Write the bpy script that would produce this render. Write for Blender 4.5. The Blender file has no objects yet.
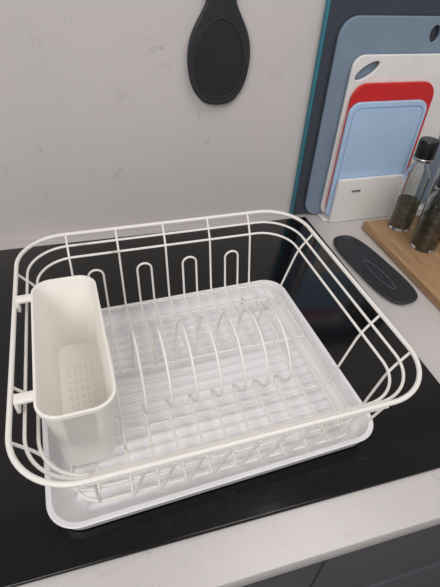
import bpy, bmesh, math, random
from mathutils import Matrix, Vector
random.seed(3)
S=bpy.context.scene; COL=S.collection
try:
    S.view_settings.view_transform='Standard'; S.view_settings.look='None'
except Exception: pass

# ------------------------------------------------------------ materials
def srgb(c):
    return tuple(((v/255)/12.92 if v/255<=.04045 else ((v/255+.055)/1.055)**2.4) for v in c)+(1,)
def mat(name,c,rough=.5,metal=0,spec=.5,noise=0,nscale=30,c2=None,trans=0,ior=1.45,coat=0,bump=0,bscale=200,thr=None):
    m=bpy.data.materials.new(name);m.use_nodes=True;nt=m.node_tree;b=nt.nodes['Principled BSDF']
    b.inputs['Base Color'].default_value=srgb(c);b.inputs['Roughness'].default_value=rough
    b.inputs['Metallic'].default_value=metal;b.inputs['Specular IOR Level'].default_value=spec
    b.inputs['Transmission Weight'].default_value=trans;b.inputs['IOR'].default_value=ior;b.inputs['Coat Weight'].default_value=coat
    tc=nt.nodes.new('ShaderNodeTexCoord')
    n=nt.nodes.new('ShaderNodeTexNoise');n.inputs['Scale'].default_value=nscale;n.inputs['Detail'].default_value=5
    nt.links.new(tc.outputs['Object'],n.inputs['Vector'])
    r=nt.nodes.new('ShaderNodeValToRGB')
    lo,hi=thr if thr else (.35,.65)
    r.color_ramp.elements[0].position=lo;r.color_ramp.elements[1].position=hi
    r.color_ramp.elements[0].color=srgb(c)
    r.color_ramp.elements[1].color=srgb(c2) if c2 else srgb(tuple(min(255,v*(1+noise)) for v in c))
    nt.links.new(n.outputs['Fac'],r.inputs['Fac']);nt.links.new(r.outputs['Color'],b.inputs['Base Color'])
    if bump:
        n2=nt.nodes.new('ShaderNodeTexNoise');n2.inputs['Scale'].default_value=bscale
        nt.links.new(tc.outputs['Object'],n2.inputs['Vector'])
        bp=nt.nodes.new('ShaderNodeBump');bp.inputs['Strength'].default_value=bump;bp.inputs['Distance'].default_value=.001
        nt.links.new(n2.outputs['Fac'],bp.inputs['Height']);nt.links.new(bp.outputs['Normal'],b.inputs['Normal'])
    return m
def quartz(name,base,vein,speck,rough):
    m=bpy.data.materials.new(name);m.use_nodes=True;nt=m.node_tree;b=nt.nodes['Principled BSDF'];N=nt.nodes.new;L=nt.links.new
    b.inputs['Roughness'].default_value=rough
    tc=N('ShaderNodeTexCoord')
    n1=N('ShaderNodeTexNoise');n1.inputs['Scale'].default_value=5;n1.inputs['Detail'].default_value=6;L(tc.outputs['Object'],n1.inputs['Vector'])
    r1=N('ShaderNodeValToRGB');r1.color_ramp.elements[0].position=.3;r1.color_ramp.elements[1].position=.7
    r1.color_ramp.elements[0].color=srgb(tuple(v*.975 for v in base));r1.color_ramp.elements[1].color=srgb(base);L(n1.outputs['Fac'],r1.inputs['Fac'])
    n2=N('ShaderNodeTexNoise');n2.inputs['Scale'].default_value=7;n2.inputs['Detail'].default_value=8;n2.inputs['Roughness'].default_value=.62;n2.inputs['Distortion'].default_value=1.2;L(tc.outputs['Object'],n2.inputs['Vector'])
    r2=N('ShaderNodeValToRGB');e=r2.color_ramp.elements;e[0].position=.492;e[0].color=(0,0,0,1);e[1].position=.508;e[1].color=(0,0,0,1);x=e.new(.5);x.color=(1,1,1,1)
    L(n2.outputs['Fac'],r2.inputs['Fac'])
    n3=N('ShaderNodeTexNoise');n3.inputs['Scale'].default_value=16;n3.inputs['Detail'].default_value=3;L(tc.outputs['Object'],n3.inputs['Vector'])
    r3=N('ShaderNodeValToRGB');r3.color_ramp.elements[0].position=.52;r3.color_ramp.elements[1].position=.68;L(n3.outputs['Fac'],r3.inputs['Fac'])
    mu=N('ShaderNodeMath');mu.operation='MULTIPLY';L(r2.outputs['Color'],mu.inputs[0]);L(r3.outputs['Color'],mu.inputs[1])
    mu2=N('ShaderNodeMath');mu2.operation='MULTIPLY';L(mu.outputs[0],mu2.inputs[0]);mu2.inputs[1].default_value=.55
    mx=N('ShaderNodeMixRGB');L(mu2.outputs[0],mx.inputs['Fac']);L(r1.outputs['Color'],mx.inputs['Color1']);mx.inputs['Color2'].default_value=srgb(vein)
    n4=N('ShaderNodeTexNoise');n4.inputs['Scale'].default_value=420;n4.inputs['Detail'].default_value=1;L(tc.outputs['Object'],n4.inputs['Vector'])
    r4=N('ShaderNodeValToRGB');r4.color_ramp.elements[0].position=.66;r4.color_ramp.elements[1].position=.74;L(n4.outputs['Fac'],r4.inputs['Fac'])
    mu3=N('ShaderNodeMath');mu3.operation='MULTIPLY';L(r4.outputs['Color'],mu3.inputs[0]);mu3.inputs[1].default_value=.35
    mx2=N('ShaderNodeMixRGB');L(mu3.outputs[0],mx2.inputs['Fac']);L(mx.outputs['Color'],mx2.inputs['Color1']);mx2.inputs['Color2'].default_value=srgb(speck)
    L(mx2.outputs['Color'],b.inputs['Base Color'])
    return m
M_wall=quartz('quartz_splashback',(208,202,199),(150,142,140),(182,175,172),.45)
M_counter=quartz('quartz_counter',(202,197,194),(160,152,148),(150,145,142),.3)
M_glass=mat('hob_black_glass',(8,8,10),.13,spec=.5,noise=.1,c2=(12,10,12),nscale=8)
M_mark=mat('hob_print',(30,30,33),.3,noise=.05)
M_ring=mat('ridge_grey',(84,85,90),.45,noise=.05)
M_wire=mat('white_coated_wire',(238,234,228),.25,nscale=38,c2=(156,128,100),thr=(.66,.8))
M_tray=mat('tray_plastic',(234,233,234),.35,nscale=6,noise=.03)
M_hold=mat('holder_plastic',(240,236,229),.36,nscale=10,noise=.02)
M_slot=mat('holder_slot',(230,225,215),.5)
M_char=mat('charcoal_silicone',(41,42,46),.5,noise=.1,nscale=20)
M_char2=mat('charcoal_silicone_shaded',(33,34,38),.55,noise=.1)  # same charcoal, darkened: shade inside the bowl put into the colour
M_dark=mat('charcoal_board',(60,65,74),.45,noise=.05)
M_teal=mat('teal_edge',(52,118,134),.4,noise=.05)
M_gb=mat('slate_blue_plastic',(122,137,154),.45,noise=.04)
M_wh=mat('white_plastic',(226,224,221),.4,noise=.03)
M_red=mat('red_plastic',(200,38,38),.4,noise=.04)
M_blue=mat('light_blue_plastic',(172,198,226),.4,noise=.03)
M_blue2=mat('light_blue_groove',(140,168,200),.45,noise=.03)
M_stand=quartz('stand_white',(230,227,223),(190,182,176),(200,195,190),.35)
M_clear=mat('clear_glass',(240,243,243),.03,trans=1,ior=1.45,noise=0)
M_oil=mat('dark_spice',(50,42,32),.5,nscale=120,c2=(100,84,56))
M_oil2=mat('pale_spice',(120,112,92),.6,nscale=150,c2=(70,64,50))
M_black=mat('black_plastic',(18,18,19),.3,noise=.1)
M_steel=mat('steel',(180,180,182),.25,metal=1)
M_cab=mat('cabinet_graphite',(76,78,83),.5,noise=.04)
M_cabdk=mat('cabinet_gap',(24,24,26),.6)
M_floor=mat('floor_tile',(120,115,110),.5,noise=.1)
def wood():
    m=bpy.data.materials.new('bamboo_wood');m.use_nodes=True;nt=m.node_tree;b=nt.nodes['Principled BSDF'];N=nt.nodes.new;L=nt.links.new
    tc=N('ShaderNodeTexCoord');mp=N('ShaderNodeMapping');mp.inputs['Scale'].default_value=(60,4,60);L(tc.outputs['Object'],mp.inputs['Vector'])
    n=N('ShaderNodeTexNoise');n.inputs['Scale'].default_value=2;n.inputs['Detail'].default_value=6;L(mp.outputs['Vector'],n.inputs['Vector'])
    r=N('ShaderNodeValToRGB');r.color_ramp.elements[0].position=.3;r.color_ramp.elements[1].position=.7
    r.color_ramp.elements[0].color=srgb((148,114,82));r.color_ramp.elements[1].color=srgb((180,146,108))
    L(n.outputs['Fac'],r.inputs['Fac']);L(r.outputs['Color'],b.inputs['Base Color']);b.inputs['Roughness'].default_value=.5
    return m
M_wood=wood()

# ------------------------------------------------------------ helpers
def finish(o,m,parent=None,smooth=True):
    if m: 
        o.data.materials.clear();o.data.materials.append(m)
    if smooth:
        for p in o.data.polygons:p.use_smooth=True
        try:
            o.data.set_sharp_from_angle(angle=math.radians(40))
        except Exception: pass
    if parent:o.parent=parent
    return o
def empty(name,loc=(0,0,0),rz=0):
    e=bpy.data.objects.new(name,None);e.location=loc;e.rotation_euler=(0,0,rz);e.empty_display_size=.05;COL.objects.link(e);return e
def bmobj(name,bm,m,parent=None,smooth=True):
    me=bpy.data.meshes.new(name);bmesh.ops.recalc_face_normals(bm,faces=bm.faces);bm.to_mesh(me);bm.free()
    o=bpy.data.objects.new(name,me);COL.objects.link(o);return finish(o,m,parent,smooth)
def box(name,lo,hi,m,parent=None,bev=0,seg=3):
    bm=bmesh.new();bmesh.ops.create_cube(bm,size=1)
    for v in bm.verts:
        v.co=Vector([(lo[i]+hi[i])/2+v.co[i]*(hi[i]-lo[i]) for i in range(3)])
    if bev:bmesh.ops.bevel(bm,geom=bm.edges[:],offset=bev,segments=seg,profile=.5,affect='EDGES')
    return bmobj(name,bm,m,parent,bev>0)
def rrect(hw,hd,r,n=8):
    pts=[]
    for cx,cy,a0 in ((hw-r,hd-r,0),(-hw+r,hd-r,90),(-hw+r,-hd+r,180),(hw-r,-hd+r,270)):
        for i in range(n+1):
            a=math.radians(a0+90*i/n);pts.append((cx+r*math.cos(a),cy+r*math.sin(a)))
    return pts
def loft(name,rings,m,parent=None,cap0=True,cap1=True,n=8,offs=None):
    bm=bmesh.new();R=[]
    for k,(hw,hd,r,z) in enumerate(rings):
        R.append([bm.verts.new((x,y,z)) for x,y in rrect(hw,hd,r,n)])
    for A,B in zip(R,R[1:]):
        L=len(A)
        for i in range(L):bm.faces.new((A[i],A[(i+1)%L],B[(i+1)%L],B[i]))
    if cap0:bm.faces.new(R[0])
    if cap1:bm.faces.new(R[-1])
    return bmobj(name,bm,m,parent)
def lathe(name,prof,m,parent=None,n=32,sx=1,sy=1):
    bm=bmesh.new();R=[]
    for r,z in prof:
        R.append([bm.verts.new((r*sx*math.cos(2*math.pi*i/n),r*sy*math.sin(2*math.pi*i/n),z)) for i in range(n)])
    for A,B in zip(R,R[1:]):
        for i in range(n):bm.faces.new((A[i],A[(i+1)%n],B[(i+1)%n],B[i]))
    if prof[0][0]>1e-5:bm.faces.new(R[0])
    if prof[-1][0]>1e-5:bm.faces.new(R[-1])
    bmesh.ops.remove_doubles(bm,verts=bm.verts,dist=1e-6)
    return bmobj(name,bm,m,parent)
def tube(name,paths,rad,m,parent=None,res=4):
    cu=bpy.data.curves.new(name,'CURVE');cu.dimensions='3D';cu.bevel_depth=rad;cu.bevel_resolution=res;cu.use_fill_caps=True
    for pts,cyc in paths:
        s=cu.splines.new('POLY');s.points.add(len(pts)-1)
        for i,p in enumerate(pts):s.points[i].co=(p[0],p[1],p[2],1)
        s.use_cyclic_u=cyc
    t=bpy.data.objects.new(name+'_c',cu);COL.objects.link(t)
    bpy.context.view_layer.update()
    me=bpy.data.meshes.new_from_object(t.evaluated_get(bpy.context.evaluated_depsgraph_get()))
    bpy.data.objects.remove(t);o=bpy.data.objects.new(name,me);COL.objects.link(o)
    return finish(o,m,parent)
def flat(name,outs,th,bev,m,parent=None):
    """outline(s) in local XY (extra loops = holes) -> slab stood upright: X right, Z up, thickness in Y"""
    cu=bpy.data.curves.new(name,'CURVE');cu.dimensions='2D';cu.fill_mode='BOTH';cu.extrude=th/2-bev;cu.bevel_depth=bev;cu.bevel_resolution=2;cu.offset=-bev
    for pts in outs:
        s=cu.splines.new('POLY');s.points.add(len(pts)-1)
        for i,p in enumerate(pts):s.points[i].co=(p[0],p[1],0,1)
        s.use_cyclic_u=True
    t=bpy.data.objects.new(name+'_c',cu);COL.objects.link(t)
    bpy.context.view_layer.update()
    me=bpy.data.meshes.new_from_object(t.evaluated_get(bpy.context.evaluated_depsgraph_get()))
    bpy.data.objects.remove(t)
    me.transform(Matrix.Rotation(math.radians(90),4,'X'))
    o=bpy.data.objects.new(name,me);COL.objects.link(o)
    return finish(o,m,parent)
def fil(pts,r,n=6):
    P=[Vector(p) for p in pts];out=[P[0]]
    for i in range(1,len(P)-1):
        a,b,c=P[i-1],P[i],P[i+1];d1=(a-b);d2=(c-b)
        rr=min(r,d1.length*.48,d2.length*.48);s=b+d1.normalized()*rr;e=b+d2.normalized()*rr
        for k in range(n+1):
            t=k/n;out.append(s*(1-t)**2+b*2*t*(1-t)+e*t*t)
    out.append(P[-1]);return out
def spline(pts,n=8):
    P=[Vector(p) for p in pts];P=[P[0]*2-P[1]]+P+[P[-1]*2-P[-2]];out=[]
    for i in range(1,len(P)-2):
        for k in range(n):
            t=k/n;a,b,c,d=P[i-1:i+3]
            out.append(.5*((2*b)+(c-a)*t+(2*a-5*b+4*c-d)*t*t+(-a+3*b-3*c+d)*t**3))
    out.append(P[-2]);return out
def ell(cx,cy,rx,ry,rot=0,n=40):
    c,s=math.cos(rot),math.sin(rot)
    return [(cx+rx*math.cos(t)*c-ry*math.sin(t)*s,cy+rx*math.cos(t)*s+ry*math.sin(t)*c) for t in [2*math.pi*i/n for i in range(n)]]
def rr(x0,y0,x1,y1,r,n=8):
    return [(x+(x0+x1)/2,y+(y0+y1)/2) for x,y in rrect((x1-x0)/2,(y1-y0)/2,r,n)]

# ------------------------------------------------------------ room shell
box('wall_back',(-2.2,0,-.9),(2.2,.1,1.7),M_wall)
box('floor',(-2.2,-3,-.95),(2.2,.1,-.9),M_floor)
ct=empty('kitchen_counter')
box('worktop',(-2.0,-.581,-.022),(2.0,-.0005,0),M_counter,ct,.0015,2)
box('carcass',(-2.0,-.54,-.9),(2.0,-.0005,-.0225),M_cabdk,ct)
for i,x in enumerate((-1.45,-.83,-.21,.41,1.03)):
    box('drawer_front_%d'%i,(x+.002,-.572,-.225),(x+.618,-.5405,-.05),M_cab,ct,.003)
    box('drawer_front_low_%d'%i,(x+.002,-.572,-.55),(x+.618,-.5405,-.245),M_cab,ct,.003)
    box('drawer_front_base_%d'%i,(x+.002,-.572,-.82),(x+.618,-.5405,-.57),M_cab,ct,.003)
# ------------------------------------------------------------ hob
hob=empty('induction_hob')
box('glass_plate',(-.78,-.537,.0002),(0,-.027,.0055),M_glass,hob,.002,3)
def ring(bm,cx,cy,r,w,z,n=48):
    A=[bm.verts.new((cx+(r-w)*math.cos(2*math.pi*i/n),cy+(r-w)*math.sin(2*math.pi*i/n),z)) for i in range(n)]
    B=[bm.verts.new((cx+r*math.cos(2*math.pi*i/n),cy+r*math.sin(2*math.pi*i/n),z)) for i in range(n)]
    for i in range(n):bm.faces.new((A[i],B[i],B[(i+1)%n],A[(i+1)%n]))
def quad(bm,x0,y0,x1,y1,z):
    bm.faces.new([bm.verts.new(p) for p in ((x0,y0,z),(x1,y0,z),(x1,y1,z),(x0,y1,z))])
bm=bmesh.new();z=.0057
for i in range(5):
    x=-.30+i*.05
    if i%3==1: ring(bm,x,-.507,.0045,.0005,z,24)
    else:
        for k in range(3):quad(bm,x-.005+k*.004,-.509,x-.003+k*.004,-.5065,z)
bmobj('printed_controls',bm,M_mark,hob,False)

# ------------------------------------------------------------ dish rack
RC=(-.2990,-.3658,0);PHI=.0245
rack=empty('dish_rack',RC,PHI)
HW,HD,ZT=.1795,.1615,.135
def loop(ins,z,r):
    return ([(x,y,z) for x,y in rrect(HW-ins,HD-ins,r,14)],True)
tube('rim_wire_top',[loop(0,ZT,.052)],.0023,M_wire,rack,6)
tube('rim_wires_lower',[loop(.009,ZT-.011,.047),loop(.017,ZT-.023,.042)],.0015,M_wire,rack,5)
LI,LZ=.017,ZT-.023
ZF=.036
thin=[];thick=[];arcs=[]
FX=.148; FB=.128; FF=-.132
for x in (-.125,-.065,-.005,.055,.112):
    p=[(x,HD,ZT),(x,HD-.010,ZT-.012),(x,HD-.018,ZT-.024),(x,FB,ZF),(x,FF,ZF),(x,-HD+.018,ZT-.024),(x,-HD+.009,ZT-.012),(x,-HD,ZT)]
    if x>-.12: p=p[:4]+[(x,.016,ZF)]
    thin.append((fil(p,.010),False))
for y in (.095,-.062,-.115):
    p=[(HW,y,ZT),(HW-.018,y,ZT-.024),(FX-.008,y,ZF-.003),(-FX+.008,y,ZF-.003),(-HW+.018,y,ZT-.024),(-HW,y,ZT)]
    thin.append((fil(p,.012),False))
for y in (.016,):
    thick.append(([(-FX,y,ZF-.003),(FX,y,ZF-.003)],False))
thick.append(([(x,y,ZF-.004) for x,y in rrect(FX,FB,.03,8)],True))
for xc in (-.097,-.036,.024,.083):
    w=.0092;yb=FB+.004
    arc=[(xc-w*math.cos(math.pi*k/12),yb,.088+w*math.sin(math.pi*k/12)) for k in range(13)]
    p=fil([(xc-w,.016,ZF),(xc-w,FB-.006,ZF),arc[0]],.012)+[Vector(b) for b in arc[1:-1]]+fil([arc[-1],(xc+w,FB-.006,ZF),(xc+w,.016,ZF)],.012)
    thin.append((p,False))
# S shaped plate arches, running forward and bending up to the rim
NA=8;DX=.0252
for i in range(NA):
    x=-.096+i*DX
    prof=[(.016,ZF),(.020,ZF+.026),(.017,.084),(.006,.108),(-.016,.119),(-.042,.115),(-.063,.100),(-.073,.080),(-.066,.062),(-.049,.050),(-.043,.041),(-.056,ZF+.0005),(-.085,ZF),(FF+.004,ZF)]
    p=spline([(x,y,z) for y,z in prof],6)
    p+=fil([(x,FF+.0035,ZF),(x,FF-.001,ZF),(x+.012,-HD+LI,LZ-.015)],.006)[1:]
    arcs.append((p,False))
for x in (.106,.130):
    thin.append((fil([(x,.016 if x<.12 else FB-.006,ZF),(x,FF,ZF),(x+.012,-HD+.018,LZ-.015)],.01),False))
thin.append(([(x,-HD+LI+.0015,LZ-.016) for x in (-.130,.148)],False))
for sx in (-1,1):
    for y in (-.105,.095):
        x=sx*.13
        thick.append((fil([(x-.018,y,ZF-.004),(x-.014,y,.017),(x+.014,y,.017),(x+.018,y,ZF-.004)],.006),False))
tube('basket_wires',thin,.0014,M_wire,rack,4)
tube('plate_arches',arcs,.0015,M_wire,rack,4)
tube('frame_wires',thick,.0016,M_wire,rack,4)

# ------------------------------------------------------------ drip tray
tray=empty('drip_tray',(-.303,-.3665,0),.050)
W,D=.172,.140
loft('tray_body',[(W-.012,D-.012,.022,.0060),(W-.006,D-.006,.025,.009),(W-.002,D-.002,.028,.025),(W,D,.030,.0275),(W-.001,D-.001,.029,.0285),(W-.005,D-.005,.026,.028),(W-.009,D-.009,.024,.014),(W-.014,D-.014,.022,.0095)],M_tray,tray,n=10)
bm=bmesh.new()
nr=18
for i in range(nr):
    y=-D+.024+i*(2*D-.048)/(nr-1);hw=W-.024 if 0<i<nr-1 else W-.034;w=.0046;h=.0052;n=8
    rings=[]
    for x in (-hw,-hw+.005,hw-.005,hw):
        hh=h if abs(x)<hw-.001 else .0003
        rings.append([bm.verts.new((x,y+w*math.cos(math.pi*k/n),.0092+hh*math.sin(math.pi*k/n)+.0002)) for k in range(n+1)])
    for A,B in zip(rings,rings[1:]):
        for k in range(n):bm.faces.new((A[k],A[k+1],B[k+1],B[k]))
bmobj('drain_ribs',bm,M_tray,tray)

# ------------------------------------------------------------ cutlery holder
ch=empty('cutlery_holder',(-.4275,-.3915,0),.0445)
HX,HY=.0305,.086
prof=[(HX-.011,HY-.013,.012,.050),(HX-.007,HY-.009,.014,.053),(HX-.001,HY-.001,.018,.138),(HX+.0015,HY+.0015,.019,.1405),(HX+.0015,HY+.0015,.019,.144),(HX-.0005,HY-.0005,.018,.1445),(HX-.0025,HY-.0025,.016,.142),(HX-.009,HY-.011,.012,.055),(HX-.012,HY-.014,.010,.054)]
loft('holder_body',prof,M_hold,ch,n=8)
bm=bmesh.new()
for i in range(10):
    for j in range(5):
        x=-.012+j*.006;y=-.050+i*.010
        bmesh.ops.create_cube(bm,size=1,matrix=Matrix.Translation((x,y,.0541))@Matrix.Diagonal((.0018,.004,.0003,1)))
bmobj('drain_slots',bm,M_slot,ch,False)
for k,y in enumerate((-.058,.066)):
    box('rim_clip_%d'%k,(-.0475,y-.005,.1385),(-.030,y+.005,.1435),M_hold,ch,.002)
    box('rim_clip_lip_%d'%k,(-.0475,y-.005,.128),(-.0440,y+.005,.1435),M_hold,ch,.0015)

# ------------------------------------------------------------ spoon rests
sr=empty('spoon_rest',(-.183,-.0005,.0))
def spoon_outline(top=.400):
    prof=[(.2155,0),(.2175,.35),(.224,.58),(.236,.79),(.253,.94),(.275,1.01),(.292,1.0),(.308,.93),(.322,.80),(.335,.64),(.350,.47),(.365,.41),(top-.018,.39),(top-.006,.30),(top,0)]
    sp=spline([(w*.0465,z,0) for z,w in prof],5)
    pts=[(p[0],p[1]) for p in sp]
    return pts+[(-x,y) for x,y in pts[-2:0:-1]]
o=flat('spoon_rest_body',[spoon_outline(),ell(0,.384,.004,.006)],.010,.0025,M_char,sr);o.location=(0,-.0058,0)
def egg(k):
    return [(x*k,(z-.279)*k+.279) for x,z in spline2]
egg_base=spline([(0,.2265,0),(.020,.232,0),(.032,.250,0),(.0365,.273,0),(.034,.295,0),(.026,.314,0),(.013,.328,0),(0,.333,0)],6)
spline2=[(p[0],p[1]) for p in egg_base];spline2=spline2+[(-x,y) for x,y in spline2[-2:0:-1]]
o=tube('bowl_ridge',[([(x,-.0112,z) for x,z in egg(1)],True)],.0011,M_char,sr)
o=tube('bowl_inner_ridge',[([(x,-.0109,z) for x,z in ell(0,.292,.011,.021)],True)],.0009,M_char2,sr)
o=flat('bowl_recess_shade',[egg(.95)],.001,.0003,M_char2,sr);o.location=(0,-.0110,0)  # thin slab on the face, its darker colour paints the recess shade

sr2=empty('spoon_rest.001',(.0435,-.200,.0005),.10)
def oval(hw,hl,p=3.2,n=64):
    out=[]
    for i in range(n):
        t=2*math.pi*i/n;c,s=math.cos(t),math.sin(t)
        y=hl*math.copysign(abs(s)**(2/p),s);x=hw*math.copysign(abs(c)**(2/p),c)*(1-.06*y/hl)
        out.append((x,y))
    return out
bm=bmesh.new();R=[]
for hw,hl,z in ((.028,.092,0),(.0315,.0955,.003),(.032,.096,.006),(.030,.094,.0075),(.0285,.0925,.0065),(.025,.089,.003),(.018,.08,.0025)):
    R.append([bm.verts.new((x,y,z)) for x,y in oval(hw,hl)])
for A,B in zip(R,R[1:]):
    for i in range(len(A)):bm.faces.new((A[i],A[(i+1)%len(A)],B[(i+1)%len(A)],B[i]))
bm.faces.new(R[0]);bm.faces.new(R[-1]);bmobj('spoon_rest_dish',bm,M_char,sr2)
tube('slot_ridge',[([(x,y,.0036) for x,y in ell(0,-.02,.009,.040)],True)],.0010,M_ring,sr2)

# ------------------------------------------------------------ chopping boards on the wall
b=empty('chopping_board',(0,-.0060,0))
flat('board_panel',[rr(-.019,.0008,.36,.43,.004)],.009,.001,M_dark,b)
box('teal_edge_strip',(-.0235,-.0045,.001),(-.0192,.0045,.43),M_teal,b,.001,2)
b=empty('chopping_board.001',(0,-.0155,0))
flat('board_panel',[rr(.000,.0008,.29,.338,.030),ell(.170,.314,.009,.012)],.006,.0015,M_gb,b)
b=empty('chopping_board.002',(0,-.0240,0))
flat('board_panel',[rr(.030,.0048,.245,.287,.020),ell(.058,.264,.0225,.0085,.55)],.006,.0015,M_wh,b)
b=empty('chopping_board.003',(0,-.0315,0))
flat('board_panel',[rr(.036,.0048,.194,.247,.026)],.006,.0015,M_red,b)
b=empty('chopping_board.004',(0,-.0385,0))
flat('board_panel',[rr(.034,.0048,.184,.220,.020)],.006,.0015,M_blue,b)
tube('juice_groove',[([(x,-.0030,z) for x,z in rr(.0415,.012,.1765,.212,.014)],True)],.0010,M_blue2,b)
st=empty('chopping_board_stand')
box('front_plate',(.040,-.0515,0.0003),(.176,-.0435,.088),M_stand,st,.0015)
box('base_plate',(.030,-.0435,0.0003),(.26,-.0200,.0040),M_stand,st,.0008)
box('plate_handle',(.070,-.0535,.064),(.088,-.0515,.067),M_steel,st,.0005)

# ------------------------------------------------------------ wooden board and bottles
wd=empty('wooden_serving_board')
box('board_slab',(.092,-.42,.0004),(.36,-.080,.016),M_wood,wd,.003)
def bottle(name,x,y,z0,r,h,fill,mfill,cap='flat'):
    e=empty(name,(x,y,z0));t=.0018
    lathe('glass_body',[(0,0),(r*.92,0),(r,.003),(r,h*.68),(r*.9,h*.76),(r*.55,h*.84),(r*.5,h*.9),(r*.5,h),(r*.5-t,h),(r*.5-t,h*.9),(r*.55-t,h*.84),(r*.9-t,h*.755),(r-t,h*.675),(r-t,.006),(0,.005)],M_clear,e)
    lathe('contents',[(0,.0058),(r-t-.0006,.0066),(r-t-.0006,fill*h),(0,fill*h+.001)],mfill,e)
    lathe('cap',[(0,h+.0005),(r*.5+.0006,h+.0005),(r*.5+.0006,h-.014),(r*.74,h-.014),(r*.78,h-.010),(r*.78,h+.014),(r*.7,h+.018),(0,h+.0185)],M_black,e)
    lathe('collar',[(r*.8,h-.016),(r*.84,h-.015),(r*.84,h-.0115),(r*.8,h-.0105)],M_steel,e)
    if cap=='spout':
        tube('pour_spout',[(fil([(0,0,h+.014),(0,0,h+.03),(-.012,-.006,h+.04)],.008),False)],.003,M_black,e)
    return e
bottle('spice_bottle',.149,-.112,.0163,.0205,.147,.40,M_oil2)
bottle('spice_bottle.001',.155,-.178,.0163,.0225,.125,.50,M_oil)
bottle('spice_bottle.002',.212,-.120,.0163,.023,.17,.5,M_oil,'spout')
bottle('spice_bottle.003',.209,-.205,.0163,.022,.115,.5,M_oil2)

# ------------------------------------------------------------ light
w=bpy.data.worlds.new('world');S.world=w;w.use_nodes=True;bg=w.node_tree.nodes['Background']
bg.inputs['Color'].default_value=(.88,.88,.93,1);bg.inputs['Strength'].default_value=.39
def area(name,loc,tgt,size,power,col,sy=None):
    l=bpy.data.lights.new(name,'AREA');l.energy=power;l.size=size;l.color=col
    if sy:l.shape='RECTANGLE';l.size_y=sy
    o=bpy.data.objects.new(name,l);o.location=loc;o.rotation_euler=(Vector(tgt)-Vector(loc)).to_track_quat('-Z','Y').to_euler();COL.objects.link(o)
area('window_light',(-1.3,-1.9,1.5),(-.2,-.2,0),1.4,25,(1,.97,.95),1.2)
area('ceiling_light',(.2,-.8,1.65),(-.1,-.2,0),.7,8.5,(1,.96,.91))

# ------------------------------------------------------------ camera
f,cx,cy,cz,pi_,ya,ro=446.36,-.3879,-.6988,.4447,.7072,.3222,.0673
fw=Vector((math.sin(ya)*math.cos(pi_),math.cos(ya)*math.cos(pi_),-math.sin(pi_)))
r0=Vector((math.cos(ya),-math.sin(ya),0));u0=r0.cross(fw)
r=r0*math.cos(ro)+u0*math.sin(ro);u=-r0*math.sin(ro)+u0*math.cos(ro)
cd=bpy.data.cameras.new('camera');co=bpy.data.objects.new('camera',cd);COL.objects.link(co)
co.matrix_world=Matrix(((r[0],u[0],-fw[0],cx),(r[1],u[1],-fw[1],cy),(r[2],u[2],-fw[2],cz),(0,0,0,1)))
cd.sensor_fit='VERTICAL';cd.sensor_height=24;cd.lens=f/587*24;cd.clip_start=.01
S.camera=co
